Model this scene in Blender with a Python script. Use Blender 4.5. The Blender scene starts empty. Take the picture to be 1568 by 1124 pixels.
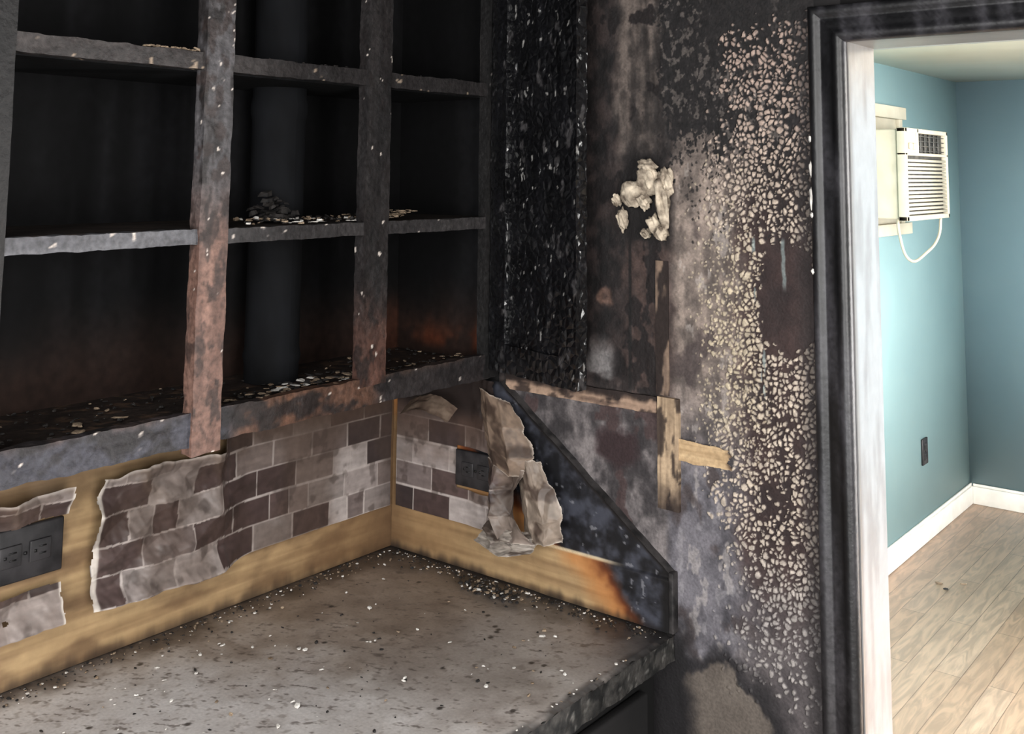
import bpy, numpy as np, random
from math import *
from mathutils import Matrix, Vector
random.seed(7); np.random.seed(7)
scn=bpy.context.scene
try:
    scn.view_settings.view_transform='Standard'; scn.view_settings.look='None'
except Exception as e: print(e)

# ---------------------------------------------------------------- noise
def hsh(ix,iy,s=0):
    n=(ix.astype(np.int64)*374761393+iy.astype(np.int64)*668265263+int(s)*144269504)&0xffffffff
    n=((n^(n>>13))*1274126177)&0xffffffff
    n=((n^(n>>16))*1103515245)&0xffffffff
    return ((n>>8)&0xffff)/65535.
def vn(x,y,s=0):
    x=np.asarray(x,float);y=np.asarray(y,float)
    ix=np.floor(x).astype(np.int64);iy=np.floor(y).astype(np.int64);fx=x-ix;fy=y-iy
    fx=fx*fx*(3-2*fx);fy=fy*fy*(3-2*fy)
    a=hsh(ix,iy,s);b=hsh(ix+1,iy,s);c=hsh(ix,iy+1,s);d=hsh(ix+1,iy+1,s)
    return (a*(1-fx)+b*fx)*(1-fy)+(c*(1-fx)+d*fx)*fy
def fbm(x,y,s=0,o=4):
    t=0;a=.5;w=0
    for i in range(o):
        t=t+a*vn(x*2**i+17*i,y*2**i+9*i,s+i);w+=a;a*=.5
    return t/w
def voro(x,y,s=0):
    ix=np.floor(x).astype(np.int64);iy=np.floor(y).astype(np.int64)
    f1=np.full(x.shape,9.);f2=np.full(x.shape,9.);cid=np.zeros(x.shape)
    for dx in (-1,0,1):
        for dy in (-1,0,1):
            cx_=ix+dx;cy_=iy+dy
            px=cx_+hsh(cx_,cy_,s);py=cy_+hsh(cx_,cy_,s+5)
            d=np.hypot(px-x,py-y);h=hsh(cx_,cy_,s+9)
            n=d<f1
            f2=np.where(n,f1,np.minimum(f2,d));cid=np.where(n,h,cid);f1=np.where(n,d,f1)
    return f1,f2,cid
def ss(a,b,x):
    t=np.clip((x-a)/(b-a),0,1);return t*t*(3-2*t)
def C(*c): return np.array(c,float)
def mix(a,b,t):
    t=np.clip(np.asarray(t),0,1)[...,None];return a*(1-t)+b*t
def lin(c):
    c=np.clip(np.asarray(c,float)/255.,0,1)
    return np.where(c<=.04045,c/12.92,((c+.055)/1.055)**2.4)

# ---------------------------------------------------------------- materials
def new_mat(name):
    m=bpy.data.materials.new(name);m.use_nodes=True
    nt=m.node_tree;b=nt.nodes['Principled BSDF'];return m,nt,b
def add_bump(nt,b,scale,strength,dist=.002,detail=6,voron=False):
    tc=nt.nodes.new('ShaderNodeTexCoord')
    if voron:
        n=nt.nodes.new('ShaderNodeTexVoronoi');n.feature='DISTANCE_TO_EDGE';n.inputs['Scale'].default_value=scale;out=n.outputs['Distance']
    else:
        n=nt.nodes.new('ShaderNodeTexNoise');n.inputs['Scale'].default_value=scale;n.inputs['Detail'].default_value=detail;out=n.outputs['Fac']
    nt.links.new(tc.outputs['Object'],n.inputs['Vector'])
    bp=nt.nodes.new('ShaderNodeBump');bp.inputs['Strength'].default_value=strength;bp.inputs['Distance'].default_value=dist
    nt.links.new(out,bp.inputs['Height']);nt.links.new(bp.outputs['Normal'],b.inputs['Normal'])
def mat_attr(name,rough=.8,bs=150,bst=.5,var=.35,vs=220,spec=.3,voron=False,bd=.002):
    m,nt,b=new_mat(name)
    a=nt.nodes.new('ShaderNodeVertexColor');a.layer_name='Col'
    tc=nt.nodes.new('ShaderNodeTexCoord')
    n=nt.nodes.new('ShaderNodeTexNoise');n.inputs['Scale'].default_value=vs;n.inputs['Detail'].default_value=5
    nt.links.new(tc.outputs['Object'],n.inputs['Vector'])
    mr=nt.nodes.new('ShaderNodeMapRange');mr.inputs[1].default_value=.3;mr.inputs[2].default_value=.7
    mr.inputs[3].default_value=1-var;mr.inputs[4].default_value=1+var
    nt.links.new(n.outputs['Fac'],mr.inputs[0])
    vm=nt.nodes.new('ShaderNodeVectorMath');vm.operation='SCALE'
    nt.links.new(a.outputs['Color'],vm.inputs[0]);nt.links.new(mr.outputs[0],vm.inputs['Scale'])
    nt.links.new(vm.outputs[0],b.inputs['Base Color'])
    b.inputs['Roughness'].default_value=rough
    b.inputs['Specular IOR Level'].default_value=spec
    add_bump(nt,b,bs,bst,bd,voron=voron);return m
def mat_noise(name,c1,c2,scale=5,rough=.7,bs=100,bst=.2,stretch=(1,1,1),spec=.4,detail=5,metal=0):
    m,nt,b=new_mat(name)
    tc=nt.nodes.new('ShaderNodeTexCoord');mp=nt.nodes.new('ShaderNodeMapping');mp.inputs['Scale'].default_value=stretch
    n=nt.nodes.new('ShaderNodeTexNoise');n.inputs['Scale'].default_value=scale;n.inputs['Detail'].default_value=detail
    nt.links.new(tc.outputs['Object'],mp.inputs['Vector']);nt.links.new(mp.outputs[0],n.inputs['Vector'])
    r=nt.nodes.new('ShaderNodeValToRGB');r.color_ramp.elements[0].position=.35;r.color_ramp.elements[1].position=.65
    r.color_ramp.elements[0].color=(*lin(c1),1);r.color_ramp.elements[1].color=(*lin(c2),1)
    nt.links.new(n.outputs['Fac'],r.inputs[0]);nt.links.new(r.outputs[0],b.inputs['Base Color'])
    b.inputs['Roughness'].default_value=rough;b.inputs['Specular IOR Level'].default_value=spec;b.inputs['Metallic'].default_value=metal
    add_bump(nt,b,bs,bst);return m

# ---------------------------------------------------------------- mesh helpers
def link(o,parent=None):
    scn.collection.objects.link(o)
    if parent: o.parent=parent
    return o
def empty(name,parent=None):
    return link(bpy.data.objects.new(name,None),parent)
def raw_mesh(name,verts,quads,cols=None,mat=None,parent=None,smooth=True):
    me=bpy.data.meshes.new(name)
    verts=np.asarray(verts,np.float32);quads=np.asarray(quads,np.int32)
    me.vertices.add(len(verts));me.vertices.foreach_set('co',verts.ravel())
    me.loops.add(quads.size);me.loops.foreach_set('vertex_index',quads.ravel())
    me.polygons.add(len(quads));me.polygons.foreach_set('loop_start',np.arange(0,quads.size,4,dtype=np.int32))
    me.polygons.foreach_set('loop_total',np.full(len(quads),4,np.int32))
    me.update(calc_edges=True);me.validate()
    if smooth: me.polygons.foreach_set('use_smooth',np.ones(len(me.polygons),bool))
    if cols is not None:
        at=me.color_attributes.new('Col','FLOAT_COLOR','POINT')
        c=np.ones((len(verts),4),np.float32);c[:,:3]=lin(cols)
        at.data.foreach_set('color',c.ravel())
    if mat: me.materials.append(mat)
    return link(bpy.data.objects.new(name,me),parent)
def grid_quads(nu,nv,mask=None,off=0):
    i,j=np.meshgrid(np.arange(nu-1),np.arange(nv-1),indexing='ij')
    a=i*nv+j
    q=np.stack([a,a+nv,a+nv+1,a+1],-1)
    if mask is not None:
        mk=mask[:-1,:-1]&mask[1:,:-1]&mask[:-1,1:]&mask[1:,1:]
        q=q[mk]
    return q.reshape(-1,4)+off
def sheet(name,X,Y,Z,col,mat,parent=None,mask=None,flip=False):
    nu,nv=X.shape
    q=grid_quads(nu,nv,mask)
    if flip:q=q[:,::-1]
    return raw_mesh(name,np.stack([X,Y,Z],-1).reshape(-1,3),q,col.reshape(-1,3),mat,parent)
def pbox(name,lo,hi,colfn,mat,parent=None,res=.006,amp=.0,fr=40):
    V=[];Q=[];off=0
    lo=np.array(lo,float);hi=np.array(hi,float)
    for ax in range(3):
        u,v=[k for k in range(3) if k!=ax]
        for side in (0,1):
            nu=max(2,min(500,int((hi[u]-lo[u])/res)+2));nv=max(2,min(500,int((hi[v]-lo[v])/res)+2))
            a,b=np.meshgrid(np.linspace(lo[u],hi[u],nu),np.linspace(lo[v],hi[v],nv),indexing='ij')
            P=np.zeros((nu,nv,3));P[...,u]=a;P[...,v]=b;P[...,ax]=hi[ax] if side else lo[ax]
            q=grid_quads(nu,nv)
            if (side==0)!=(ax==1): q=q[:,::-1]
            V.append(P.reshape(-1,3));Q.append(q+off);off+=nu*nv
    V=np.concatenate(V);Q=np.concatenate(Q)
    x,y,z=V.T
    col=colfn(x,y,z)
    if amp:
        n1=fbm(y*fr+x*fr,z*fr,3)-.5;n2=fbm(x*fr+7,y*fr+z*fr*.7,8)-.5;n3=fbm(x*fr+z*fr*.5,y*fr,12)-.5
        V=V+np.stack([n1,n2,n3],-1)*2*amp
    return raw_mesh(name,V,Q,col,mat,parent,smooth=False)
def boxes(name,blist,mat,parent=None,bevel=0):
    V=[];Q=[]
    for lo,hi in blist:
        o=len(V)
        for x in (lo[0],hi[0]):
            for y in (lo[1],hi[1]):
                for z in (lo[2],hi[2]): V.append((x,y,z))
        Q+=[[o+k for k in f] for f in ((0,1,3,2),(4,6,7,5),(0,4,5,1),(2,3,7,6),(0,2,6,4),(1,5,7,3))]
    ob=raw_mesh(name,V,Q,None,mat,parent,smooth=False)
    if bevel:
        m=ob.modifiers.new('b','BEVEL');m.width=bevel;m.segments=2
    return ob

# ---------------------------------------------------------------- camera
f,cy,yaw,pit,rol=1623.8812,88.2352,0.6689,0.1078,0.0088
Cp=Vector((1.5424,-1.5819,1.6456))
rt=Vector((cos(yaw),sin(yaw),0));fw=Vector((-sin(yaw),cos(yaw),0));up=Vector((0,0,1))
F=fw*cos(pit)+up*sin(pit);U=up*cos(pit)-fw*sin(pit)
R2=rt*cos(rol)+U*sin(rol);U2=U*cos(rol)-rt*sin(rol)
cam=bpy.data.cameras.new('camera');co=link(bpy.data.objects.new('camera',cam))
M=Matrix((R2,U2,-F)).transposed().to_4x4();M.translation=Cp;co.matrix_world=M
cam.sensor_width=36;cam.sensor_fit='HORIZONTAL';cam.lens=36*f/1568;cam.shift_y=(cy-562)/1568;cam.clip_start=.02
scn.camera=co

# ---------------------------------------------------------------- room shell
ZC=2.14;XD=.948;T=.1037;ZD=1.848;XR=3.2;YF=4.263;XL=-.084;YB=-3.2
m_char=mat_noise('charred_wall',(16,15,16),(34,32,33),6,.85)
m_soot=mat_noise('sooty_paint',(60,56,54),(90,86,84),4,.85)
m_teal=mat_noise('teal_paint',(146,178,183),(152,184,188),2.5,.6,200,.08)
m_blue=mat_noise('blue_paint',(146,172,183),(152,178,188),2.5,.6,200,.08)
m_cream=mat_noise('cream_ceiling',(236,228,210),(242,234,218),3,.8)
m_white=mat_noise('white_trim',(206,204,198),(222,220,214),12,.45,60,.15)
boxes('wall_left',[((-.1,YB,0),(-.0,0,ZC))],m_char)
wb=boxes('wall_back',[((-.184,.002,0),(XD-.0125,T,ZC)),((XD-.0125,.002,ZD+.0125),(1.7725,T,ZC)),((1.7725,.002,0),(XR,T,ZC))],m_char)
boxes('wall_next_room_front',[((XD-.0,T,ZD+.06),(1.76,T+.004,ZC)),((XL,T,0),(XD-.06,T+.004,ZC)),((1.82,T,0),(XR,T+.004,ZC))],m_teal)
boxes('wall_next_room_left',[((XL-.1,T,0),(XL,YF,ZC))],m_teal)
boxes('wall_next_room_far',[((XL-.1,YF,0),(XR+.1,YF+.1,ZC))],m_blue)
def wwall(name,x0,x1,y0,y1,wy0,wy1,wz0,wz1,m):
    boxes(name,[((x0,y0,0),(x1,wy0,ZC)),((x0,wy1,0),(x1,y1,ZC)),((x0,wy0,0),(x1,wy1,wz0)),((x0,wy0,wz1),(x1,wy1,ZC))],m)
    w=(x0-.01,x0+.03)
    boxes(name.replace('wall','window'),[((w[0],wy0-.06,wz0-.06),(w[1],wy1+.06,wz0)),((w[0],wy0-.06,wz1),(w[1],wy1+.06,wz1+.06)),
      ((w[0],wy0-.06,wz0),(w[1],wy0,wz1)),((w[0],wy1,wz0),(w[1],wy1+.06,wz1)),((w[0]+.01,wy0,(wz0+wz1)/2-.02),(w[1],wy1,(wz0+wz1)/2+.02))],m_white)
wwall('wall_right',XR,XR+.1,YB,T,-2.6,-.9,.8,1.95,m_soot)
wwall('wall_next_room_right',XR,XR+.1,T,YF,.9,3.3,.5,1.95,m_teal)
boxes('wall_rear',[((-.1,YB-.1,0),(.6,YB,ZC)),((2.6,YB-.1,0),(XR+.1,YB,ZC)),((.6,YB-.1,1.98),(2.6,YB,ZC))],m_soot)
boxes('ceiling',[((-.1,YB-.1,ZC),(XR+.1,T*.5,ZC+.1))],m_char)
boxes('ceiling_next_room',[((XL-.1,T*.5,ZC),(XR+.1,YF+.1,ZC+.1))],m_cream)
boxes('floor',[((-.1,YB-.1,-.1),(XR+.1,T*.5,0))],m_soot)
# wood plank floor
m,nt,b=new_mat('plank_floor')
tc=nt.nodes.new('ShaderNodeTexCoord');mp=nt.nodes.new('ShaderNodeMapping');mp.inputs['Rotation'].default_value=(0,0,pi/2)
br=nt.nodes.new('ShaderNodeTexBrick');br.inputs['Scale'].default_value=1;br.inputs['Brick Width'].default_value=.9;br.inputs['Row Height'].default_value=.085
br.inputs['Mortar Size'].default_value=.0014;br.inputs['Color1'].default_value=(*lin((222,190,166)),1);br.inputs['Color2'].default_value=(*lin((202,168,142)),1)
br.inputs['Mortar'].default_value=(*lin((150,118,96)),1)
nt.links.new(tc.outputs['Object'],mp.inputs[0]);nt.links.new(mp.outputs[0],br.inputs['Vector'])
mp2=nt.nodes.new('ShaderNodeMapping');mp2.inputs['Scale'].default_value=(11,1.6,1)
ns=nt.nodes.new('ShaderNodeTexNoise');ns.inputs['Scale'].default_value=3;ns.inputs['Detail'].default_value=6;ns.inputs['Distortion'].default_value=1.4
nt.links.new(tc.outputs['Object'],mp2.inputs[0]);nt.links.new(mp2.outputs[0],ns.inputs['Vector'])
mr=nt.nodes.new('ShaderNodeMapRange');mr.inputs[1].default_value=.38;mr.inputs[2].default_value=.62;mr.inputs[3].default_value=.78;mr.inputs[4].default_value=1.14
vm=nt.nodes.new('ShaderNodeVectorMath');vm.operation='SCALE'
nt.links.new(ns.outputs['Fac'],mr.inputs[0]);nt.links.new(br.outputs['Color'],vm.inputs[0]);nt.links.new(mr.outputs[0],vm.inputs['Scale'])
nt.links.new(vm.outputs[0],b.inputs['Base Color']);b.inputs['Roughness'].default_value=.34
boxes('floor_next_room',[((XL-.1,T*.5,-.1),(XR+.1,YF+.1,0))],m)
# baseboards
boxes('baseboard_left',[((XL,T+.02,0),(XL+.016,YF,.085)),((XL,T+.02,.085),(XL+.009,YF,.098))],m_white,bevel=.002)
boxes('baseboard_far',[((XL+.016,YF-.016,0),(XR,YF,.085)),((XL+.016,YF-.009,.085),(XR,YF,.098))],m_white,bevel=.002)

# ---------------------------------------------------------------- burned plaster on back wall
m_plaster=mat_attr('burned_plaster',.66,260,.35,.22,260,.35)
xs=np.arange(.27,.895,.0014);zs=np.arange(.62,2.138,.0014)
x,z=np.meshgrid(xs,zs,indexing='ij')
wx=x+.03*(fbm(x*25,z*25,40)-.5);wz=z+.04*(fbm(x*22,z*22,41)-.5)
big=fbm(x*9,z*7,1);med=fbm(x*30,z*26,2);fine=fbm(x*140,z*140,3);strk=fbm(x*55,z*4,4);fst=fbm(x*160,z*14,6)
mot=fbm(x*70,z*55,94)
col=mix(C(82,74,70),C(146,132,123),ss(.32,.68,med*.3+strk*.3+mot*.4))
col=mix(col,mix(C(44,43,48),C(102,100,107),ss(.32,.68,big*.4+med*.3+mot*.3)),ss(1.36,1.12,wz)*.92)
col=mix(col,C(170,163,158),ss(.64,.72,fbm(x*75,z*34,9))*ss(1.78,1.6,z)*ss(.64,.66,wx)*.45)
col=mix(col,C(58,50,50),ss(.60,.72,fbm(x*24,z*18,31))*.75*ss(1.7,1.5,z))
col=mix(col,C(140,137,140),ss(.66,.72,fbm(x*60,z*30,35))*ss(1.2,1.05,z)*.4)
bm=ss(.725,.80,wx+.05*(med-.5))
brown=mix(C(28,21,22),C(62,46,44),med)
brown=mix(brown,C(22,19,20),ss(1.5,1.72,wz)*.85)
brown=mix(brown,mix(C(52,48,50),C(98,93,94),med),ss(1.10,.90,wz)*.9)
col=mix(col,brown,bm)
dk=ss(.655,.62,wx)*ss(1.22,1.30,wz)
dcol=mix(C(15,13,14),C(46,38,37),ss(.3,.7,med*.6+mot*.4))
dcol=mix(dcol,mix(C(38,34,33),C(104,94,88),ss(.3,.7,strk*.6+mot*.4)),ss(.515,.545,wx)*ss(.64,.61,wx)*ss(1.58,1.70,wz)*.9)
dcol=mix(dcol,mix(C(40,31,29),C(92,73,67),mot),ss(.535,.565,wx)*ss(1.56,1.5,z)*ss(1.26,1.30,z)*.75)
dcol=mix(dcol,C(18,14,15),ss(.60,.66,fbm(x*30,z*24,131))*.85)
dcol=mix(dcol,C(16,13,14),ss(.070,.048,np.hypot((wx-.595)*.85,(wz-1.605)*.8)))
dcol=mix(dcol,mix(C(84,82,82),C(158,155,155),mot),ss(.465,.48,wx)*ss(.535,.51,wx)*ss(1.29,1.30,wz)*ss(1.37,1.32,wz)*.8)
dcol=mix(dcol,C(12,11,12),ss(.004,.002,np.abs(x-.556))*ss(1.24,1.26,z)*ss(1.6,1.5,z)*.7)
pk=np.hypot(wx-.503,(wz-1.43));dcol=mix(dcol,C(88,68,60)*(.7+.6*mot[...,None]),ss(.024,.014,pk));dcol=mix(dcol,C(50,38,34),ss(.012,.004,pk)*.6)
col=mix(col,dcol,dk)
tri=ss(.635,.62,x)*ss(1.26,1.25,z)
tcol=mix(C(44,41,43),C(116,110,110),ss(.34,.66,med*.4+big*.3+mot*.3))
tcol=mix(tcol,C(44,32,34),ss(.05,.03,np.hypot((wx-.53),(wz-1.18)*1.1)))
tcol=mix(tcol,C(60,46,46),ss(.6,.68,fbm(x*26,z*22,111))*.8)
col=mix(col,tcol,tri)
q1,q2,qid=voro(x*170+1.3*(mot-.5),z*130+1.1*(fine-.5),23)
soot_amt=ss(1.58,1.83,z+.10*(big-.5)-.18*(x-.70)+.10*(.68-x)*(x<.68))*ss(.59,.655,wx)
thr=soot_amt*1.05+.65*(mot-.5)+.35*(qid-.5)*ss(0,.3,soot_amt)*ss(1,.6,soot_amt)
blk=mix(C(11,10,11),C(35,32,33),fine)
pf=fbm(x*120+z*40,z*95-x*50,27)
blk=mix(blk,mix(C(56,52,50),C(116,108,103),fine),ss(.58,.65,pf)*ss(.35,.5,big)*.8)
col=mix(col,blk,ss(.38,.50,thr))
col=mix(col,C(30,27,27),(qid<.42*ss(1.5,1.7,wz))*ss(.42,.3,q1)*ss(.64,.68,x)*.9)
# blistered paint
b1,b2,bc=voro(x*118+1.3*(fbm(x*50,z*50,60)-.5),z*108+1.3*(fbm(x*50,z*50,61)-.5),30)
c1,c2,c3=voro(x*185+1.0*(mot-.5),z*160+1.0*(fine-.5),33)
edge=b2-b1
lb=.746+.028*ss(1.15,.98,z)+.012*ss(1.7,1.84,z)
mask=ss(lb-.08,lb+.04,wx+.07*(med-.5))*ss(.897,.880,x+.02*(mot-.5))*ss(1.93,1.80,wz)*ss(.80,1.02,wz)
patch=ss(1.2,.85,np.hypot((wx-.846)/.050,(wz-1.452)/.085))
drk=ss(.57,.66,fbm(x*22,z*10,97))
mask=mask*(1-patch)*(1-.6*drk)
dens=fbm(x*26,z*16,66)
keep=(bc<mask*(.36+.88*dens))
wid=.13+.18*(1-dens)
blob=ss(wid,wid+.12,edge)*ss(.66,.5,b1)*keep*(mask>.08)
small=ss(.14,.26,c2-c1)*ss(.5,.36,c1)*(c3<mask*.38)*(mask>.04)
blob=np.maximum(blob,small*(1-keep)*.9)
bcol=mix(C(170,149,138),C(192,178,163),ss(1.85,1.5,z))
bcol=mix(bcol,C(196,182,152),ss(.83,.74,x)*ss(1.2,1.3,z)*ss(1.6,1.45,z)*.6)
bcol=mix(bcol,C(156,150,147),ss(1.14,.95,z))
col=mix(col,bcol*(.66+.46*fine[...,None]),blob)
s1,s2,sid=voro(x*200+(mot-.5),z*190,88)
sm=ss(.655,.73,wx)*ss(.82,.77,wx)*ss(1.12,1.28,wz)*ss(1.70,1.48,wz)
col=mix(col,C(178,165,142),ss(.42,.30,s1)*(sid<.36*sm)*.7)
dr=0
for (dx,z0,z1) in ((.787,1.44,1.55),(.836,1.46,1.55),(.80,1.29,1.38)):
    dr=np.maximum(dr,ss(.0040,.002,np.abs(x-dx-.006*(fbm(z*30,x*0,5)-.5)))*ss(z0,z0+.02,z)*ss(z1,z1-.01,z)*(fst>.46))
col=mix(col,C(124,138,138),dr*.7)
pr=np.hypot((wx-.73)/.085,(wz-.79)/.085)+.25*(mot-.5)
col=mix(col,C(26,24,26),ss(1.45,1.02,pr)*.9);col=mix(col,mix(C(70,63,58),C(104,96,89),med*.6+mot*.4),ss(1.04,.90,pr))
col=mix(col,C(20,18,20),ss(.685,.645,wx)*ss(.97,.88,z))
col=mix(col,C(34,31,32),ss(.862,.885,x+.02*med)*.5)
hgt=.0022*blob+.0010*med+.0008*mot+.0012*dk*(fbm(x*80,z*30,5))
sheet('burned_plaster',x,-hgt-.0005,z,col,m_plaster,wb,flip=False)

# ---------------------------------------------------------------- laths / studs exposed on the wall
m_wood=mat_attr('scorched_wood',.7,180,.4,.15,150,.3)
def woodcol(base,dark,sx,sz,burn):
    def fn(x,y,z):
        g=fbm(x*sx+y*sx,z*sz,14);c=mix(C(*dark),C(*base),ss(.3,.65,g))
        b_=burn(x,z);return mix(c,C(38,30,28),np.clip(b_,0,1))
    return fn
lath=empty('wood_lath')
pbox('lath_vertical_upper',(.607,-.004,1.28),(.632,-.001,1.50),woodcol((118,100,86),(76,63,56),200,8,lambda x,z:ss(.44,.56,fbm(x*60,z*18,4))),m_wood,lath,.003,.001)
pbox('lath_vertical_lower',(.612,-.009,1.10),(.652,-.001,1.278),woodcol((172,150,124),(118,100,82),180,8,lambda x,z:ss(.52,.62,fbm(x*60,z*25,7))*.8+ss(1.16,1.10,z+.05*(fbm(x*80,z*30,1)-.5))*.85),m_wood,lath,.003,.001)
pbox('lath_horizontal_upper',(.291,-.008,1.249),(.61,-.001,1.276),woodcol((152,128,110),(98,80,70),12,180,lambda x,z:ss(.48,.60,fbm(x*30,z*50,9))*.8+ss(1.266,1.278,z+.012*fbm(x*60,z*0,2))),m_wood,lath,.003,.0018)
xx=np.linspace(.652,.76,70);zz=np.linspace(0,1,30);a,bq=np.meshgrid(xx,zz,indexing='ij')
zl=1.218-.004*fbm(a*60,a*0,3)-(a-.652)*.05;zb=1.178+.006*fbm(a*50,a*0,5)
Z=zb+(zl-zb)*bq
mk=a<(.742+.018*(fbm(bq*5,bq*0,8)-.3)*1.6)
cw=mix(C(150,124,92),C(200,174,138),fbm(a*12,Z*220,3));cw=mix(cw,C(50,38,32),ss(.735,.752,a+.015*(fbm(bq*6,a*20,1)-.5)))
sheet('lath_broken_end',a,-.009+.002*fbm(a*40,Z*90,2),Z,cw,m_wood,lath,mask=mk)

# insulation lumps
m_ins=mat_noise('insulation_foam',(96,85,74),(206,192,172),50,.95,160,.8)
def lump(name,parent,c,r,mat,seed,sub=4,amp=.35,fr=60):
    import bmesh
    bm_=bmesh.new();bmesh.ops.create_icosphere(bm_,subdivisions=sub,radius=1)
    for v in bm_.verts:
        p=v.co;n=float(fbm(np.array(p.x*2.1+seed+p.z),np.array(p.y*2.1+p.z*1.3+seed),seed,4))
        v.co=Vector((p.x*r[0],p.y*r[1],p.z*r[2]))*(1+amp*2*(n-.5))+Vector(c)
    me=bpy.data.meshes.new(name);bm_.to_mesh(me);bm_.free()
    for p in me.polygons:p.use_smooth=True
    me.materials.append(mat);return link(bpy.data.objects.new(name,me),parent)
ins=empty('insulation_foam')
for i,(px,pz,rx,rz,am) in enumerate([(.570,1.612,.023,.023,.35),(.604,1.636,.020,.022,.7),(.626,1.60,.013,.040,.8),(.600,1.658,.016,.010,.8),(.614,1.56,.012,.014,.8),(.548,1.565,.008,.018,.8),(.592,1.598,.010,.012,.8),(.634,1.630,.012,.024,.8),(.538,1.60,.006,.01,.8),(.627,1.548,.008,.011,.8),(.596,1.545,.006,.007,.8)]):
    lump('clump_%d'%i,ins,(px,-.014,pz),(rx,.012,rz),m_ins,i*3+1,amp=am)

# ---------------------------------------------------------------- door casing and jamb
m_cas=mat_attr('sooty_casing',.40,90,.35,.35,120,.5)
def cascol(x,y,z):
    g=fbm(x*60+y*50,z*7+x*7,3);c=mix(C(15,15,17),C(54,53,57),ss(.35,.75,g))
    return mix(c,C(58,52,50),ss(1.2,.8,z)*.35)
trim=empty('trim_1')
prof=[(.000,.0),(.000,.010),(.003,.013),(.008,.014),(.014,.013),(.018,.009),(.022,.009),(.026,.012),(.034,.012),(.040,.015),(.044,.018),(.050,.018),(.055,.015),(.058,.010),(.058,0)]
def casing(name,pts,axis_fn,n):
    t=np.linspace(0,1,n);V=[];k=len(pts)
    for ti in t:
        for (w,h) in pts: V.append(axis_fn(ti,w,h))
    V=np.array(V);i,j=np.meshgrid(np.arange(n-1),np.arange(k-1),indexing='ij');a=(i*k+j).ravel()
    q=np.stack([a,a+1,a+k+1,a+k],-1)
    c=cascol(V[:,0],V[:,1],V[:,2])
    return raw_mesh(name,V,q,c,m_cas,trim,smooth=False)
casing('casing_left',prof,lambda t,w,h:(XD-.060+w,-.002-h,t*(ZD+.058-w)),500)
casing('casing_top',prof,lambda t,w,h:(XD-.06+w+t*(1.76-XD+.12-2*w),-.002-h,ZD+.058-w),400)
casing('casing_right',prof,lambda t,w,h:(1.76+(.058-w),-.002-h,t*(ZD+.058-w)),200)
m_jamb=mat_attr('white_jamb',.35,60,.25,.06,40,.5)
def jcol(x,y,z):
    c=np.ones((len(x),3))*C(150,155,161)
    c=mix(c,C(120,121,124),ss(.4,.75,fbm(y*60,z*9,4))*.7)
    c=mix(c,C(110,100,90),ss(1.76,1.86,z+.05*fbm(y*50,z*20,5))*.6)
    c=mix(c,C(100,95,92),ss(.012,.0,y)*.6)
    return c
pbox('jamb_left',(XD-.012,-.003,0),(XD,T+.004,ZD),jcol,m_jamb,trim,.006)
pbox('jamb_top',(XD-.012,-.003,ZD-.0),(1.772,T+.004,ZD+.012),jcol,m_jamb,trim,.02)
pbox('jamb_right',(1.76,-.003,0),(1.772,T+.004,ZD),jcol,m_jamb,trim,.02)
boxes('casing_next_room',[((XD-.07,T+.0045,0),(XD-.012,T+.02,ZD+.058)),((XD-.012,T+.0045,ZD),(1.77,T+.02,ZD+.058)),((1.772,T+.0045,0),(1.83,T+.02,ZD+.058))],m_white,trim)
m_dw=mat_noise('pale_plaster_chip',(176,172,166),(214,211,206),60,.9)
for i,(cz,h) in enumerate(((1.655,.012),(1.61,.018),(1.585,.005),(1.70,.005),(1.50,.004))):
    lump('paint_chip_%d'%i,trim,(.889,-.012,cz),(.0032,.004,h),m_dw,i+60,3,.5)

# ---------------------------------------------------------------- backsplash boards
m_board=mat_attr('pine_board',.5,120,.15,.08,60,.35)
def boardgrain(u,z):
    g=fbm(u*5,z*120,20);g2=fbm(u*2,z*30,22)
    return mix(C(132,107,78),C(166,140,104),ss(.3,.7,g*.6+g2*.4))
bs=empty('backsplash_board')
ys=np.arange(-2.0,.0001,.003);zs=np.arange(.9125,1.262,.003);y,z=np.meshgrid(ys,zs,indexing='ij')
c=boardgrain(y,z)
c=mix(c,C(80,60,44),ss(.48,.75,fbm(y*12,z*30,5))*.5)
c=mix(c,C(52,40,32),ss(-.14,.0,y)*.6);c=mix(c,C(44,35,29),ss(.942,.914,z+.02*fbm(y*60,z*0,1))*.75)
c=mix(c,C(98,72,48),ss(-.4,-.05,y)*.5)
c=mix(c,C(76,60,48),ss(1.12,1.25,z)*.6)  # grime with shadow painted in, darker up toward the cabinet
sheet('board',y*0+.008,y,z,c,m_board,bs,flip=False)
bs2=empty('charred_backsplash_board')
xs=np.arange(.009,.641,.0025);v=np.linspace(0,1,150);x,vv=np.meshgrid(xs,v,indexing='ij')
top=np.where(x<.285,1.262,1.262-(x-.285)*(1.262-1.008)/(.634-.285));top=top-.004*fbm(x*60,x*0,6)
z=.9125+(top-.9125)*vv
c=boardgrain(x+3,z)
wx=x+.06*(fbm(x*14,z*18,12)-.5)+.02*(fbm(x*60,z*60,14)-.5);wz=z+.03*(fbm(x*16,z*12,13)-.5)
c=mix(c,C(62,46,35),ss(-.0,.09,.09-x)*.5)
c=mix(c,C(112,84,56),ss(.3,.1,x)*.45)
dd=(wx-.40)*.9+(wz-.99)*1.6
up_=(z>.996)
dchar=np.where(up_,ss(.0,.10,dd+.015),ss(.50,.60,wx+(wz-.95)*1.0))
dor=np.where(up_,ss(-.06,.03,dd+.03),ss(.44,.53,wx+(wz-.95)*1.0))
c=mix(c,C(176,112,60),dor*.7);c=mix(c,C(84,42,22),ss(.0,.5,dchar))
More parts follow.
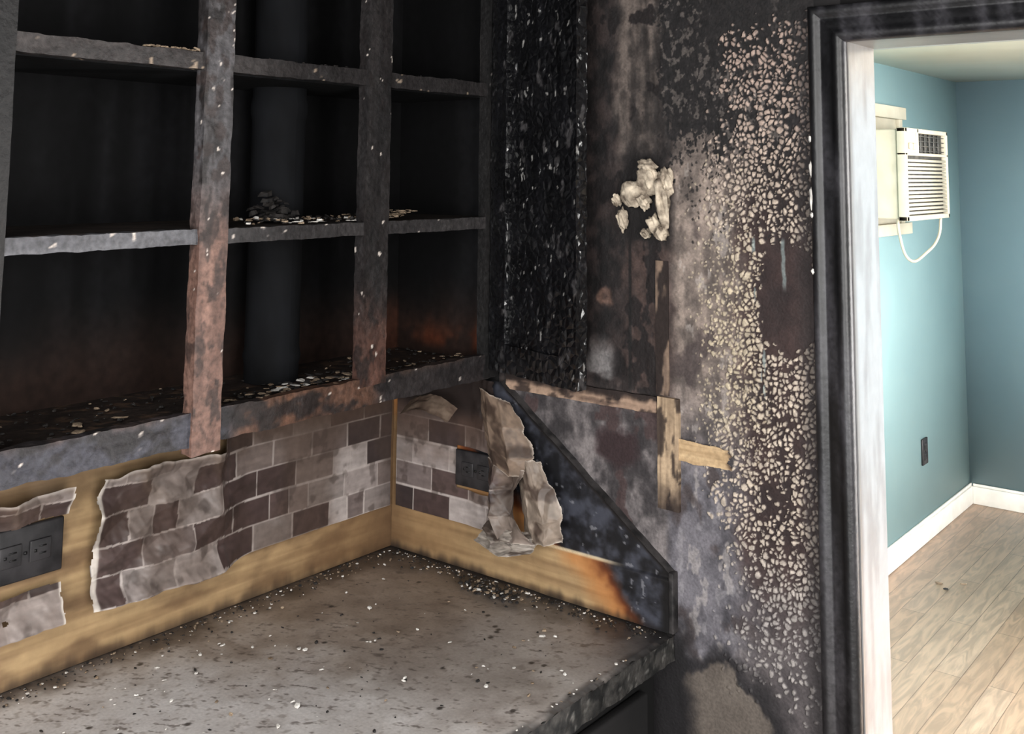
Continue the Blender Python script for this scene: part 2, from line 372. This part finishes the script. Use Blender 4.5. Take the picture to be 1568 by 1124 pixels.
ch=mix(C(18,18,21),C(58,60,69),ss(.35,.7,fbm(x*22,z*30,8)*.6+fbm(x*90,z*80,18)*.4))
ch=mix(ch,C(130,130,135),ss(.72,.77,fbm(x*90,z*90,4))*.6)
c=mix(c,ch,ss(.35,.85,dchar))
c=mix(c,C(215,196,162),ss(.0035,.001,np.abs(z-.9965))*ss(.38,.40,x)*ss(.56,.5,x)*.8)
c=mix(c,C(20,17,17),ss(.012,.003,top-z)*ss(.28,.3,x))
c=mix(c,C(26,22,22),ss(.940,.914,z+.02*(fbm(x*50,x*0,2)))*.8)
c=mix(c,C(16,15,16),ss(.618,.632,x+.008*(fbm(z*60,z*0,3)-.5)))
yy=-.012-.002*fbm(x*20,z*20,3)-.004*ss(.998,.992,z)*ss(.35,.4,x)
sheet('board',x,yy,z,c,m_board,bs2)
m_edge=mat_noise('charred_edge',(12,11,12),(54,51,51),40,.7,120,.6)
xe=np.linspace(.285,.64,140);te=1.262-(xe-.285)*(.254/.349)-.004*fbm(xe*60,xe*0,6)
V=np.concatenate([np.stack([xe,0*xe-.016,te],-1),np.stack([xe,0*xe-.001,te+.003],-1)])
n=len(xe);q=np.stack([np.arange(n-1),np.arange(1,n),np.arange(1,n)+n,np.arange(n-1)+n],-1)
raw_mesh('board_edge',V,q,None,m_edge,bs2)
boxes('board_end',[((.636,-.018,.9125),(.645,-.001,1.006))],m_edge,bs2,bevel=.002)

# ---------------------------------------------------------------- tile-look paper sheets
m_paper=mat_attr('tile_print_sheet',.46,40,.1,.12,80,.35)
PAL=np.array([[130,121,118],[160,151,148],[108,97,95],[66,53,52],[80,66,64],[146,136,133],[52,43,43],[118,106,102]],float)
def bricks(u,z,seed=0,u0=0,sp=.25,w=.088):
    z0=.992;h=.0447;r=np.floor((z-z0)/h);fz=(z-z0)/h-r
    off=(r.astype(np.int64)%2)*w*.5+hsh(r,r*0,seed)*.02
    k=(u+off+u0)/w;ci=np.floor(k);fu=(k-ci)*w
    split=hsh(ci,r,seed+3)<sp
    half=split&(fu>w/2)
    idx=ci*2+half
    t=hsh(idx.astype(np.int64),r.astype(np.int64),seed+7)
    cc=PAL[np.minimum((t*8).astype(int),7)]
    cc=cc*(.84+.24*fbm(u*30,z*160,seed))[...,None]
    e=np.minimum(np.minimum(fu,w-fu),np.where(split,np.abs(fu-w/2),1))
    ez=np.minimum(fz,1-fz)*h
    g=np.minimum(e,ez)<.0013
    return np.where(g[...,None],C(166,157,153),cc)
def stain(c,u,z,s,amt=.5):
    n=fbm(u*9,z*9,s);n2=fbm(u*40,z*40,s+3)
    c=mix(c,C(68,54,46),ss(.42,.68,n)*amt)
    return mix(c,C(44,36,33),ss(.58,.70,n2)*amt*.8)
ps=empty('tile_print_sheet')
ys=np.arange(-1.1,-.022,.002);v=np.linspace(0,1,130);y,vv=np.meshgrid(ys,v,indexing='ij')
lw=ss(-.36,-.46,y)
top=1.262*(1-ss(-.43,-.45,y))+(1.188+.022*(fbm(y*14,y*0,4)-.5))*ss(-.43,-.45,y)
bot=.993+.010*lw*(fbm(y*9,y*0,9)-.45)*2
z=bot+(top-bot)*vv
wr=fbm(y*10+z*6,z*16,70);wr2=fbm(y*34+z*20,z*22,71)
fold=np.abs(((y*9+z*5+.8*fbm(y*6,z*6,73))%1)-.5)*2
fold2=np.abs(((y*6-z*11+.9*fbm(y*7,z*7,83))%1)-.5)*2
X=.0125+lw*(.022*wr+.010*wr2+.015*fold*ss(.2,1,vv)+.008*fold2)+.006*fbm(y*16,z*12,75)
X=X+lw*.035*ss(.82,1.0,vv)*fbm(y*18,y*0,78)+lw*.014*ss(.14,0,vv)
ub=y+.02*lw*(fbm(y*9,z*9,79)-.5);zbk=z+.02*lw*(fbm(y*8,z*8,80)-.5)
c=bricks(ub,zbk,5)
c=stain(c,y,z,210,.45)
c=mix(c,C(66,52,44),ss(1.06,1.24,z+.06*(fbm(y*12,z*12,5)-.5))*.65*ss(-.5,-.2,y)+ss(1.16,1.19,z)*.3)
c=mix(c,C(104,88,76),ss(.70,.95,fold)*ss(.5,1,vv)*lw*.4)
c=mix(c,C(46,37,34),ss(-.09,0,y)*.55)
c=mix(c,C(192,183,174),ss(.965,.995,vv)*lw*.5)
tear=((y>-.712-.012*fbm(z*30,z*0,3))&(y<-.672+.014*(fbm(z*40,z*0,6)-.5)))
outl=((y<-.70)&(z>1.05)&(z<1.145))
ed=np.minimum(np.abs(y+.668),np.abs(y+.716));c=mix(c,C(206,199,190),ss(.007,.003,ed)*.8)
seam=np.abs(y+.427+.002*(fbm(z*30,z*0,2)-.5))<.0014
gone=tear|outl|(fbm(y*30,z*30,44)>.86)
c=np.where(seam[...,None],C(60,50,48),c)
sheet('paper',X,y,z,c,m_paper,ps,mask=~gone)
ps2=empty('torn_tile_print_sheet')
xs=np.arange(.024,.30,.002);v=np.linspace(0,1,130);x,vv=np.meshgrid(xs,v,indexing='ij')
z=.994+(1.262-.994)*vv-.0
c=bricks(x,z,11,.3,.08,.094)
c=stain(c,x,z,230,.5)
c=mix(c,C(64,48,41),ss(1.11,1.18,z+.04*(fbm(x*18,z*18,5)-.5))*.6)
c=mix(c,C(30,24,23),ss(1.175,1.205,z+.03*(fbm(x*18,z*18,6)-.5))*.9)
lw=ss(.2,.28,x)
yy=-.0165-.003*fbm(x*16,z*14,3)-lw*.02*fbm(x*30,z*20,6)
gone=(x>.275+.03*(fbm(z*22,z*0,7)-.5))|((x>.183)&(x<.285)&(z>1.058)&(z<1.133))
sheet('paper',x,yy,z,c,m_paper,ps2,mask=~gone)
def loft(name,rows,tint,seed,cr=.004,wt=.8,brk=True,ragged=.06):
    nu,nv=110,110
    U_,V_=np.meshgrid(np.linspace(0,1,nu),np.linspace(0,1,nv),indexing='ij')
    R=np.array(rows,float)
    nr,nc,_=R.shape
    def interp(A,t,n):
        k=np.clip(t*(n-1),0,n-1-1e-6);i=k.astype(int);fr=k-i;fr=fr*fr*(3-2*fr)*.5+fr*.5
        return i,fr
    i,fi=interp(R,V_,nr);j,fj=interp(R,U_,nc)
    P=(R[i,j]*((1-fi)*(1-fj))[...,None]+R[i+1,j]*(fi*(1-fj))[...,None]+R[i,j+1]*((1-fi)*fj)[...,None]+R[i+1,j+1]*(fi*fj)[...,None])
    k1=np.abs(((U_*2.1+V_*1.5+1.4*fbm(U_*2,V_*3,seed))%1)-.5)*2
    k2=np.abs(((V_*3.3-U_*1.3+1.4*fbm(U_*3,V_*2,seed+4))%1)-.5)*2
    X=P[...,0]+.006*(fbm(V_*5,U_*3,seed+1)-.5);Y=P[...,1]-cr*(k1+k2*.7);Z=P[...,2]+.008*(fbm(U_*4,V_*4,seed+2)-.5)
    c=bricks(X,Z,seed)
    c=mix(c,C(*tint)*np.ones(c.shape),ss(.25,.5,fbm(U_*3,V_*3,seed+5)+wt-.6)*min(1,wt+.2))
    c=c*(.74+.34*fbm(U_*14,V_*14,seed+9))[...,None]
    c=mix(c,C(48,37,32),ss(.50,.70,fbm(U_*4,V_*5,seed+15))*.7)
    e2=fbm(U_*8,V_*8,seed+21)*ragged
    mk=(1-U_>e2*1.6)&(V_>e2)&(1-V_>e2*.8)
    c=mix(c,C(196,188,178),ss(.03,.0,np.minimum(np.minimum(1-U_-e2*1.6,V_-e2),1-V_-e2*.8))*.7)
    sheet(name,X,Y,Z,c,m_paper,ps2,mask=mk)
loft('flap_upper',[
 [(.262,-.020,1.128),(.300,-.050,1.120),(.345,-.062,1.112),(.400,-.045,1.118)],
 [(.252,-.020,1.160),(.290,-.048,1.150),(.340,-.062,1.142),(.392,-.044,1.150)],
 [(.244,-.020,1.205),(.276,-.044,1.198),(.322,-.054,1.192),(.366,-.038,1.190)],
 [(.240,-.020,1.250),(.262,-.032,1.246),(.292,-.036,1.240),(.318,-.026,1.232)]],(122,104,90),101,.0022,1.)
loft('flap_lower',[
 [(.276,-.020,1.002),(.315,-.052,.996),(.360,-.070,.998),(.410,-.050,1.006)],
 [(.272,-.020,1.040),(.300,-.060,1.038),(.328,-.030,1.040),(.362,-.070,1.044)],
 [(.270,-.020,1.085),(.296,-.056,1.082),(.324,-.024,1.086),(.362,-.064,1.092)],
 [(.268,-.020,1.130),(.296,-.040,1.128),(.330,-.042,1.126),(.380,-.050,1.130)]],(112,98,88),111,.007,.55)
loft('flap_outer',[
 [(.360,-.030,1.004),(.388,-.052,1.000),(.420,-.056,1.008),(.450,-.040,1.016)],
 [(.350,-.030,1.050),(.382,-.056,1.046),(.418,-.062,1.050),(.454,-.046,1.058)],
 [(.342,-.030,1.100),(.370,-.054,1.098),(.400,-.058,1.100),(.432,-.044,1.106)],
 [(.334,-.028,1.150),(.354,-.044,1.148),(.376,-.048,1.146),(.396,-.036,1.146)]],(138,124,112),121,.004,.9)
loft('flap_fallen',[
 [(.268,-.060,.990),(.312,-.078,.984),(.358,-.080,.988),(.402,-.062,.994)],
 [(.268,-.040,1.004),(.312,-.062,1.000),(.358,-.064,1.002),(.402,-.052,1.008)],
 [(.268,-.022,1.022),(.312,-.042,1.018),(.358,-.046,1.020),(.402,-.036,1.024)]],(156,147,138),131,.006,.8)
u,v=np.meshgrid(np.linspace(0,1,60),np.linspace(0,1,20),indexing='ij')
X=.09+.12*u;Y=-.05-.03*v;Z=1.205+.018*np.sin(u*pi)*(1-.3*v)+.006*fbm(u*6,v*4,5)-.02*v
sheet('curled_strip',X,Y,Z,mix(C(66,52,45),C(128,112,98),fbm(u*8,v*3,6)),m_paper,ps2)

# ---------------------------------------------------------------- outlets
m_ol=mat_noise('sooty_plastic',(26,25,27),(46,44,46),40,.5)
m_blk=mat_noise('black_plastic',(8,8,9),(18,18,19),40,.5)
def outlet(name,M_,mat,parent=None):
    e=empty(name,parent)
    boxes('plate',[((-.058,-.004,-.038),(.058,.004,.038))],mat,e,bevel=.003)
    b_=[]
    for s in (-1,1):
        cx_=s*.022
        boxes('socket',[((cx_-.016,.004,-.015),(cx_+.016,.0065,.015))],mat,e,bevel=.002)
        b_+=[((cx_-.008,.0062,.004),(cx_+.003,.0072,.006)),((cx_-.008,.0062,-.006),(cx_+.002,.0072,-.004)),((cx_+.006,.0062,-.002),(cx_+.010,.0072,.002))]
    b_.append(((-.002,.0038,-.002),(.002,.006,.002)))
    boxes('slots',b_,m_blk,e);e.matrix_world=M_
    return e
outlet('power_outlet',Matrix.Translation((.0135,-.766,1.098))@Matrix.Rotation(-pi/2,4,'Z'),m_ol)
outlet('power_outlet',Matrix.Translation((.233,-.0205,1.095))@Matrix.Rotation(pi,4,'Z')@Matrix.Scale(.86,4),m_ol)
outlet('power_outlet',Matrix.Translation((XL+.0045,3.55,.39))@Matrix.Rotation(-pi/2,4,'Z')@Matrix.Rotation(pi/2,4,'Y'),m_ol)

# ---------------------------------------------------------------- countertop
ct=empty('countertop')
m_ct=mat_attr('ash_covered_laminate',.45,200,.2,.10,200,.5,bd=.001)
xs=np.arange(.002,.6401,.002);ys=np.arange(-2.0,-.001,.0022);x,y=np.meshgrid(xs,ys,indexing='ij')
big=fbm(x*6,y*6,3);med=fbm(x*25,y*25,4);fin=fbm(x*120,y*120,5)
c=mix(C(124,109,97),C(152,136,122),ss(.3,.7,med*.5+big*.5))
ash_sheen=ss(.0,.50,x*.60+1.0*(-y)-.40+.45*(big-.5)+.15*(med-.5))  # pale ash plus painted-in reflected brightness, growing toward the near end
c=mix(c,mix(C(186,182,181),C(212,209,208),med),ash_sheen*.95)
c=mix(c,mix(C(148,142,139),C(170,165,162),med),ss(.25,.45,x+.2*(big-.5))*(1-ash_sheen)*.7)
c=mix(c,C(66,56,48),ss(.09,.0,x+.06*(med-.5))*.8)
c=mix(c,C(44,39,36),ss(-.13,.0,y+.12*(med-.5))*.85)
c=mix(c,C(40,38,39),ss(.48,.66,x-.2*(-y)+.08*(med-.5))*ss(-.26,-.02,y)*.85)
c=mix(c,C(34,33,33),ss(.620,.638,x+.02*(med-.5))*.7)
c=mix(c,C(90,80,73),ss(.64,.74,fin)*.30)
e1=fbm(x*60+y*30,y*140-x*70,75);c=mix(c,C(66,58,53),ss(.70,.75,e1)*.5)
k1,k2,kid=voro(x*60,y*50,9)
c=mix(c,C(50,45,42),(kid<.025)*ss(.3,.2,k1)*.8)
edge_drop=-.004*ss(.630,.640,x)*fbm(x*0+y*90,y*0,8)*1.5
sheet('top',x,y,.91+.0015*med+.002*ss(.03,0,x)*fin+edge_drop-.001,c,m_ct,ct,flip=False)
def edgecol(x,y,z):
    g=fbm(y*70,z*70,3);c=mix(C(18,18,18),C(56,54,52),ss(.3,.7,g))
    return mix(c,C(108,106,102),ss(.69,.76,fbm(y*110+x*110,z*110,6))*.7)
pbox('slab',(.004,-2.0,.868),(.638,-.003,.906),edgecol,mat_attr('chipped_edge',.8,150,.8,.3,180,.3),ct,.004,.003,60)
bc_=empty('base_cabinet')
bx=[((.02,-2.0,.10),(.60,-.004,.864)),((.02,-2.0,0),(.54,-.004,.10))]
boxes('carcass',bx,m_char,bc_)
bl=[]
for i in range(4):
    y0=-1.98+i*.49;bl+=[((.60,y0,.13),(.618,y0+.46,.66)),((.60,y0,.68),(.618,y0+.46,.83))]
boxes('doors_and_drawers',bl,m_char,bc_,bevel=.004)

# ---------------------------------------------------------------- cabinet on left wall
m_cab=mat_attr('burned_cabinet_wood',.55,110,.9,.4,120,.4)
m_int=mat_attr('charred_interior',.8,60,.4,.3,60,.15)
wc=empty('kitchen_cabinet')
def icol(x,y,z):
    s=fbm(y*30+x*12,z*3,5);c=mix(C(4,4,5),C(16,16,18),ss(.35,.8,s))
    c=mix(c,C(40,27,22),ss(1.46,1.32,z+.05*(fbm(y*14+x*14,z*10,9)-.5))*.8)
    c=mix(c,C(100,48,27),ss(-.03,-.02,y)*ss(.02,.14,x+.05*fbm(x*30,z*30,3))*ss(1.41,1.33,z+.06*fbm(x*30,z*8,4))*ss(1.30,1.325,z)*.75*ss(.35,.6,fbm(x*25,z*25,8)))
    c=mix(c,C(64,34,22),ss(-.16,-.06,y)*(x<.02)*ss(1.42,1.35,z)*.6)
    return c
def shelfcol(x,y,z):
    s=fbm(y*20,x*40,5);c=mix(C(26,22,21),C(60,50,45),s)
    c=mix(c,C(88,66,52),ss(.20,.27,x)*ss(-.7,-.3,y)*.5*(z<1.33))
    return mix(c,C(88,68,54),ss(.60,.70,fbm(x*60,y*60,2))*(z<1.35)*.8)
pbox('back',(.010,-2.0,1.28),(.018,-.004,2.13),icol,m_int,wc,.01)
pbox('end_panel',(.018,-.018,1.28),(.25,-.004,2.13),icol,m_int,wc,.006)
pbox('bottom',(.018,-2.0,1.280),(.25,-.018,1.296),shelfcol,m_cab,wc,.006)
pbox('shelf_lower',(.018,-2.0,1.548),(.25,-.018,1.562),shelfcol,m_int,wc,.008)
pbox('shelf_upper',(.018,-2.0,1.785),(.25,-.018,1.800),icol,m_int,wc,.01)
def flecks(c,x,y,z,th=.74,s=0,colr=(190,180,172)):
    return mix(c,C(*colr),ss(th,th+.03,fbm(y*95+x*95,z*80+x*30,50+s,3)))
def st1(x,y,z):
    c=mix(C(36,34,36),C(88,86,88),fbm(y*90+x*60,z*7,3));b_=ss(1.66,1.50,z+.08*(fbm(y*60,z*18,6)-.5))
    c=mix(c,mix(C(76,55,48),C(124,96,85),fbm(y*80+x*60,z*10,8)),b_)
    c=mix(c,C(28,25,25),ss(.48,.64,fbm(y*60+x*50,z*22,12))*ss(1.3,1.7,z)*.85)
    c=mix(c,C(42,33,31),ss(.54,.64,fbm(y*70+x*50,z*40,18))*.65)
    return flecks(c,x,y,z,.80)
def st2(x,y,z):
    c=mix(C(18,17,18),C(44,40,40),fbm(y*90+x*60,z*7,13));b_=ss(1.48,1.34,z+.08*(fbm(y*60,z*18,6)-.5))
    c=mix(c,mix(C(50,34,30),C(88,60,50),fbm(y*80+x*60,z*10,8)),b_)
    c=mix(c,C(24,20,20),ss(.54,.64,fbm(y*70+x*50,z*40,19))*.6)
    return flecks(c,x,y,z,.80,3)
def st3(x,y,z):
    c=mix(C(12,12,13),C(26,24,24),fbm(y*90+x*60,z*7,23));return flecks(c,x,y,z,.84,5,(100,95,92))
def r1(x,y,z):
    c=mix(C(30,27,27),C(56,51,50),fbm(y*14,z*90,3));c=mix(c,C(22,20,21),ss(-.62,-.45,y)*.6);return flecks(c,x,y,z,.80,7,(140,124,108))
def r2(x,y,z):
    c=mix(C(62,62,66),C(98,98,102),fbm(y*10,z*120,3));c=mix(c,mix(C(34,32,33),C(56,53,53),fbm(y*20,z*60,6)),ss(-.66,-.60,y));return flecks(c,x,y,z,.80,9)
def rb(x,y,z):
    c=mix(C(36,35,40),C(58,58,66),fbm(y*12,z*40,3))
    rd=mix(C(52,36,30),C(104,74,58),fbm(y*14,z*60,8));c=mix(c,rd,ss(-.62,-.58,y)*ss(-.28,-.34,y))
    c=mix(c,C(34,29,28),ss(-.34,-.28,y)*.8);c=mix(c,C(80,58,45),ss(1.30,1.32,z+.02*(fbm(y*40,z*30,4)-.5))*.5)
    c=mix(c,C(24,21,22),ss(.5,.64,fbm(y*26,z*34,14))*.8)
    return flecks(c,x,y,z,.84,11)
fx0,fx1=.25,.27
pbox('stile_far_left',(fx0,-1.01,1.262),(fx1,-.948,2.13),st3,m_cab,wc,.004,.001)
pbox('stile_left',(fx0,-.675,1.255),(fx1+.002,-.627,2.13),st1,m_cab,wc,.0025,.0018)
pbox('stile_middle',(fx0,-.357,1.30),(fx1+.001,-.302,2.13),st2,m_cab,wc,.0025,.0022)
pbox('stile_right',(fx0,-.045,1.27),(fx1,-.004,2.13),st3,m_cab,wc,.004,.001)
for k in range(3):
    pbox('stile_near_%d'%k,(fx0,-1.34-.32*k,1.262),(fx1,-1.29-.32*k,2.13),st3,m_cab,wc,.01)
pbox('rail_upper',(fx0,-2.0,1.787),(fx1-.002,-.02,1.812),r1,m_cab,wc,.003,.0026)
pbox('rail_lower',(fx0,-2.0,1.541),(fx1-.002,-.02,1.562),r2,m_cab,wc,.003,.0022)
pbox('rail_top',(fx0,-2.0,2.06),(fx1-.002,-.02,2.13),st3,m_cab,wc,.008)
pbox('rail_bottom',(fx0,-2.0,1.268),(fx1-.002,-.01,1.312),rb,m_cab,wc,.003,.003)

m_pipe=mat_noise('sooty_metal',(6,6,7),(18,19,22),14,.85,60,.3,metal=0,stretch=(1,1,.5),spec=.15)
a,h=np.meshgrid(np.linspace(0,2*pi,40),np.concatenate([np.linspace(1.297,2.12,60)]),indexing='ij')
r=.045+.003*((np.abs(h-1.75)<.012)|(np.abs(h-1.34)<.012))
sheet('vent_pipe',.10+r*np.cos(a),-.40+r*np.sin(a),h,np.ones(a.shape+(3,))*60,m_pipe,wc)

# open charred door
m_door=mat_attr('alligator_char',.24,60,1.0,.3,120,.65,voron=True,bd=.006)
def dcolf(x,y,z):
    c=mix(C(7,7,8),C(24,24,27),fbm(x*50+y*40,z*20,3))
    f_=fbm(x*130+y*130,z*60+y*50,66,3);c=mix(c,C(130,128,126),ss(.79,.81,f_)*ss(.02,.06,x))
    f2_=fbm(x*60+y*60,z*34,86,3);return mix(c,C(66,64,65),ss(.70,.78,f2_)*.8)
dr_=empty('cabinet_door')
pbox('panel',(0,0,0),(.242,.018,.84),dcolf,m_door,dr_,.0025,.0035,55)
pbox('stile_hinge',(0,-.006,0),(.045,0,.84),dcolf,m_door,dr_,.0025,.002,55)
pbox('stile_free',(.20,-.006,.0),(.242,0,.84),dcolf,m_door,dr_,.0025,.002,55)
pbox('rail_low',(.045,-.006,0),(.20,0,.05),dcolf,m_door,dr_,.0025,.002,55)
pbox('rail_high',(.045,-.006,.78),(.20,0,.84),dcolf,m_door,dr_,.0025,.002,55)
dr_.matrix_world=Matrix.Translation((.274,-.03,1.285))@Matrix.Rotation(radians(-14),4,'Z')

# ---------------------------------------------------------------- debris
m_dk=mat_noise('char_chip',(16,15,16),(46,42,40),60,.8)
m_dt=mat_noise('tan_ash_chip',(104,88,72),(150,132,112),60,.9)
def debris(name,items,parent=None):
    me=bpy.data.meshes.new(name);V=[];Fc=[];mi=[]
    for (px,py,pz,s,mt,fl) in items:
        n=random.randint(5,8);o=len(V);th=s*random.uniform(.15,.5) if not fl else s*.12
        rz=random.uniform(0,2*pi);tilt=random.uniform(-.5,.5)*(0.3 if fl else 1);el=random.uniform(.4,1)
        R=Matrix.Rotation(rz,3,'Z')@Matrix.Rotation(tilt,3,'X')
        lift=abs(sin(tilt))*s*.5
        for lv in (0,1):
            for k in range(n):
                a_=2*pi*k/n;rr=s*random.uniform(.6,1)*(.75 if lv else 1)
                p=R@Vector((rr*cos(a_),rr*sin(a_)*el,lv*th*random.uniform(.6,1.3)))
                V.append((px+p.x,py+p.y,pz+lift+p.z))
        Fc.append([o+k for k in range(n)][::-1]);Fc.append([o+n+k for k in range(n)]);mi+=[mt,mt]
        for k in range(n):
            Fc.append([o+k,o+(k+1)%n,o+n+(k+1)%n,o+n+k]);mi.append(mt)
    me.from_pydata(V,[],Fc);me.materials.append(m_dw);me.materials.append(m_dk);me.materials.append(m_dt)
    me.polygons.foreach_set('material_index',mi);me.update()
    return link(bpy.data.objects.new(name,me),parent)
it=[]
for i in range(340):
    px=random.uniform(.03,.62);py=random.uniform(-1.1,-.02)
    s=random.choice([.0015,.002,.002,.003,.004,.005]);it.append((px,py,.9115,s,random.choice([0,0,1,1,1,1,2]),False))
for i in range(420):
    px=abs(random.gauss(0,.022))+.014;py=random.uniform(-1.0,-.03);it.append((px,py,.9115,random.uniform(.001,.004),random.choice([1,1,1,1,2,2,2,0]),False))
for i in range(420):
    px=random.uniform(.02,.62);py=-abs(random.gauss(0,.022))-.022;it.append((px,py,.9115,random.uniform(.001,.004),random.choice([1,1,1,1,1,2,2,0]),False))
for i in range(140):
    it.append((.31+random.gauss(0,.03),-.07+random.gauss(0,.013),.9115+random.uniform(0,.004),random.uniform(.002,.007),random.choice([0,1,1,1,1,2]),False))
for (px,py) in ((.231,-.432),(.291,-.339),(.591,-.232),(.058,-.436),(.30,-.45),(.42,-.40),(.2,-.25),(.48,-.30),(.35,-.55),(.12,-.5),(.5,-.15)):
    for k in range(2): it.append((px+random.gauss(0,.005),py+random.gauss(0,.005),.912+k*.002,random.uniform(.003,.0065),0,False))
for i in range(60):
    y_=random.uniform(-.9,-.03);it.append((.632+random.uniform(-.008,.0),y_,.911,random.uniform(.002,.004),random.choice([0,1,2]),False))
debris('ash_debris',it,ct)
it=[]
for i in range(320): it.append((random.uniform(.03,.262),random.uniform(-1.0,-.03),1.2985,random.uniform(.002,.006),random.choice([1,1,2,1,1,1]),False))
for (px,py) in ((.17,-.72),(.2,-.80),(.22,-.7),(.16,-.78)): it.append((px,py,1.299,.015,2,True))
for i in range(80): it.append((random.gauss(.21,.02),random.gauss(-.42,.04),1.2985+random.uniform(0,.014),random.uniform(.004,.013),random.choice([2,2,1,1,0]),True))
for i in range(150): it.append((random.uniform(.2,.255),random.uniform(-.6,-.05),1.2985+random.uniform(0,.012),random.uniform(.004,.009),random.choice([1,1,2]),True))
debris('ash_debris',it,wc)
it=[]
for i in range(120): it.append((random.uniform(.15,.262),random.uniform(-.58,-.25),1.5635+random.uniform(0,.006),random.uniform(.003,.008),random.choice([0,1,1,2,2]),False))
for i in range(14): it.append((random.uniform(.24,.262),random.uniform(-.55,-.30),1.565,random.uniform(.004,.010),0,True))
for i in range(40): it.append((random.uniform(.22,.262),random.gauss(-.26,.02),1.565+random.uniform(0,.014),random.uniform(.006,.013),2,True))
for i in range(60): it.append((random.gauss(.16,.02),random.gauss(-.46,.02),1.565+random.uniform(0,.04)*random.random(),random.uniform(.006,.016),1,False))
debris('ash_debris',it,wc)
it=[]
for i in range(40): it.append((random.uniform(.25,.266),random.uniform(-.76,-.68),1.813,random.uniform(.003,.007),2,False))
for i in range(25): it.append((random.uniform(.25,.266),random.uniform(-.6,-.1),1.813,random.uniform(.002,.005),1,False))
debris('ash_debris',it,wc)
it=[(.42,3.35,.001,.03,2,True),(.47,3.38,.001,.02,2,True),(.12,3.05,.001,.02,2,True),(.16,3.0,.001,.016,1,True),(.2,3.1,.001,.02,2,True),(.9,3.7,.001,.02,2,True)]
debris('floor_litter',it)

# ---------------------------------------------------------------- air conditioner
m_acw=mat_noise('aged_ivory_plastic',(176,170,152),(190,184,166),10,.45)
m_acd=mat_noise('dark_vent',(60,60,58),(84,82,78),30,.6)
ac=empty('air_conditioner')
x0,x1,y0,y1,z0,z1=XL,.15,2.706,3.27,1.466,1.838
boxes('body',[((x0+.005,y0+.01,z0+.008),(x1-.035,y1-.01,z1-.006))],m_acw,ac,bevel=.006)
zt=z1-.105
boxes('front_frame',[((x1-.035,y0,z0),(x1,y0+.025,z1)),((x1-.035,y1-.02,z0),(x1,y1,z1)),((x1-.035,y0,z0),(x1,y1,z0+.02)),((x1-.035,y0,z1-.018),(x1,y1,z1)),((x1-.035,y0,zt-.006),(x1,y1,zt+.006)),((x1-.035,y0+.15,zt),(x1,y0+.17,z1)),
   ((x1-.035,y0+.02,zt),(x1-.006,y0+.15,z1-.01))],m_acw,ac,bevel=.003)
boxes('front_recess',[((x1-.034,y0+.02,z0+.015),(x1-.022,y1-.015,z1-.012))],m_acd,ac)
sl=[((x1-.022,y0+.02,z0+.026+i*.0162),(x1-.004,y1-.018,z0+.026+i*.0162+.0100)) for i in range(14)]
boxes('intake_louvres',sl,m_acw,ac)
boxes('outlet_louvres',[((x1-.020,y0+.17,zt+.014+i*.020),(x1-.010,y1-.02,zt+.017+i*.020)) for i in range(4)]+[((x1-.020,y0+.17+i*.06,zt),(x1-.012,y0+.173+i*.06,z1-.012)) for i in range(1,6)],m_acd,ac)
boxes('control_knobs',[((x1-.006,y0+.05,zt+.02),(x1+.006,y0+.08,zt+.045)),((x1-.006,y0+.1,zt+.02),(x1+.006,y0+.125,zt+.045))],m_acw,ac,bevel=.004)
boxes('wall_sleeve_trim',[((XL+.001,2.62,1.90),(XL+.03,3.36,1.955)),((XL+.001,2.62,1.385),(XL+.03,3.40,1.435)),((XL+.001,3.29,1.435),(XL+.02,3.335,1.90)),((XL+.001,2.62,1.435),(XL+.02,2.68,1.90)),((XL+.001,2.62,1.435),(XL+.004,3.36,1.90))],m_acw,ac,bevel=.0015)
cu=bpy.data.curves.new('cord','CURVE');cu.dimensions='3D';cu.bevel_depth=.006
sp=cu.splines.new('BEZIER');pts=[(.10,2.74,1.50),(.09,2.78,1.42),(.085,2.92,1.30),(.10,3.08,1.32),(.12,3.2,1.39),(.12,3.24,1.475)]
sp.bezier_points.add(len(pts)-1)
for bp,p in zip(sp.bezier_points,pts): bp.co=p;bp.handle_left_type=bp.handle_right_type='AUTO'
cu.materials.append(m_acw);link(bpy.data.objects.new('power_cord',cu),ac)

# ---------------------------------------------------------------- lights
def area(name,loc,target,sx,sy,pw,colr=(1,1,1)):
    l=bpy.data.lights.new(name,'AREA');l.shape='RECTANGLE';l.size=sx;l.size_y=sy;l.energy=pw;l.color=colr
    o=link(bpy.data.objects.new(name,l));o.location=loc
    o.rotation_euler=(Vector(target)-Vector(loc)).to_track_quat('-Z','Y').to_euler();return o
area('daylight_kitchen_window',(XR-.05,-1.75,1.45),(.5,-.8,.9),1.1,1.6,98,(1,.975,.94))
area('daylight_rear_door',(1.6,YB+.05,1.2),(.5,0,.9),1.9,1.7,68,(1,.99,.97))
area('fill_countertop',(1.35,-1.9,2.08),(1.2,-1.4,0),.9,.9,38,(1,.985,.96))  # added overhead fill that brightens the countertop, no fixture modelled
area('daylight_next_room_window',(XR-.05,2.1,1.2),(0,3.0,1.1),1.3,2.2,265,(1,.97,.95))
area('fill_next_room_far_wall',(1.9,1.0,2.0),(1.1,4.2,.9),1.0,1.0,150,(1,.985,.97))  # added fill aimed at the next room's far wall, not a real fitting
w=bpy.data.worlds.new('World');scn.world=w;w.use_nodes=True
bg=w.node_tree.nodes['Background'];bg.inputs[0].default_value=(.92,.96,1,1);bg.inputs[1].default_value=.8
print('objs',len(bpy.data.objects))
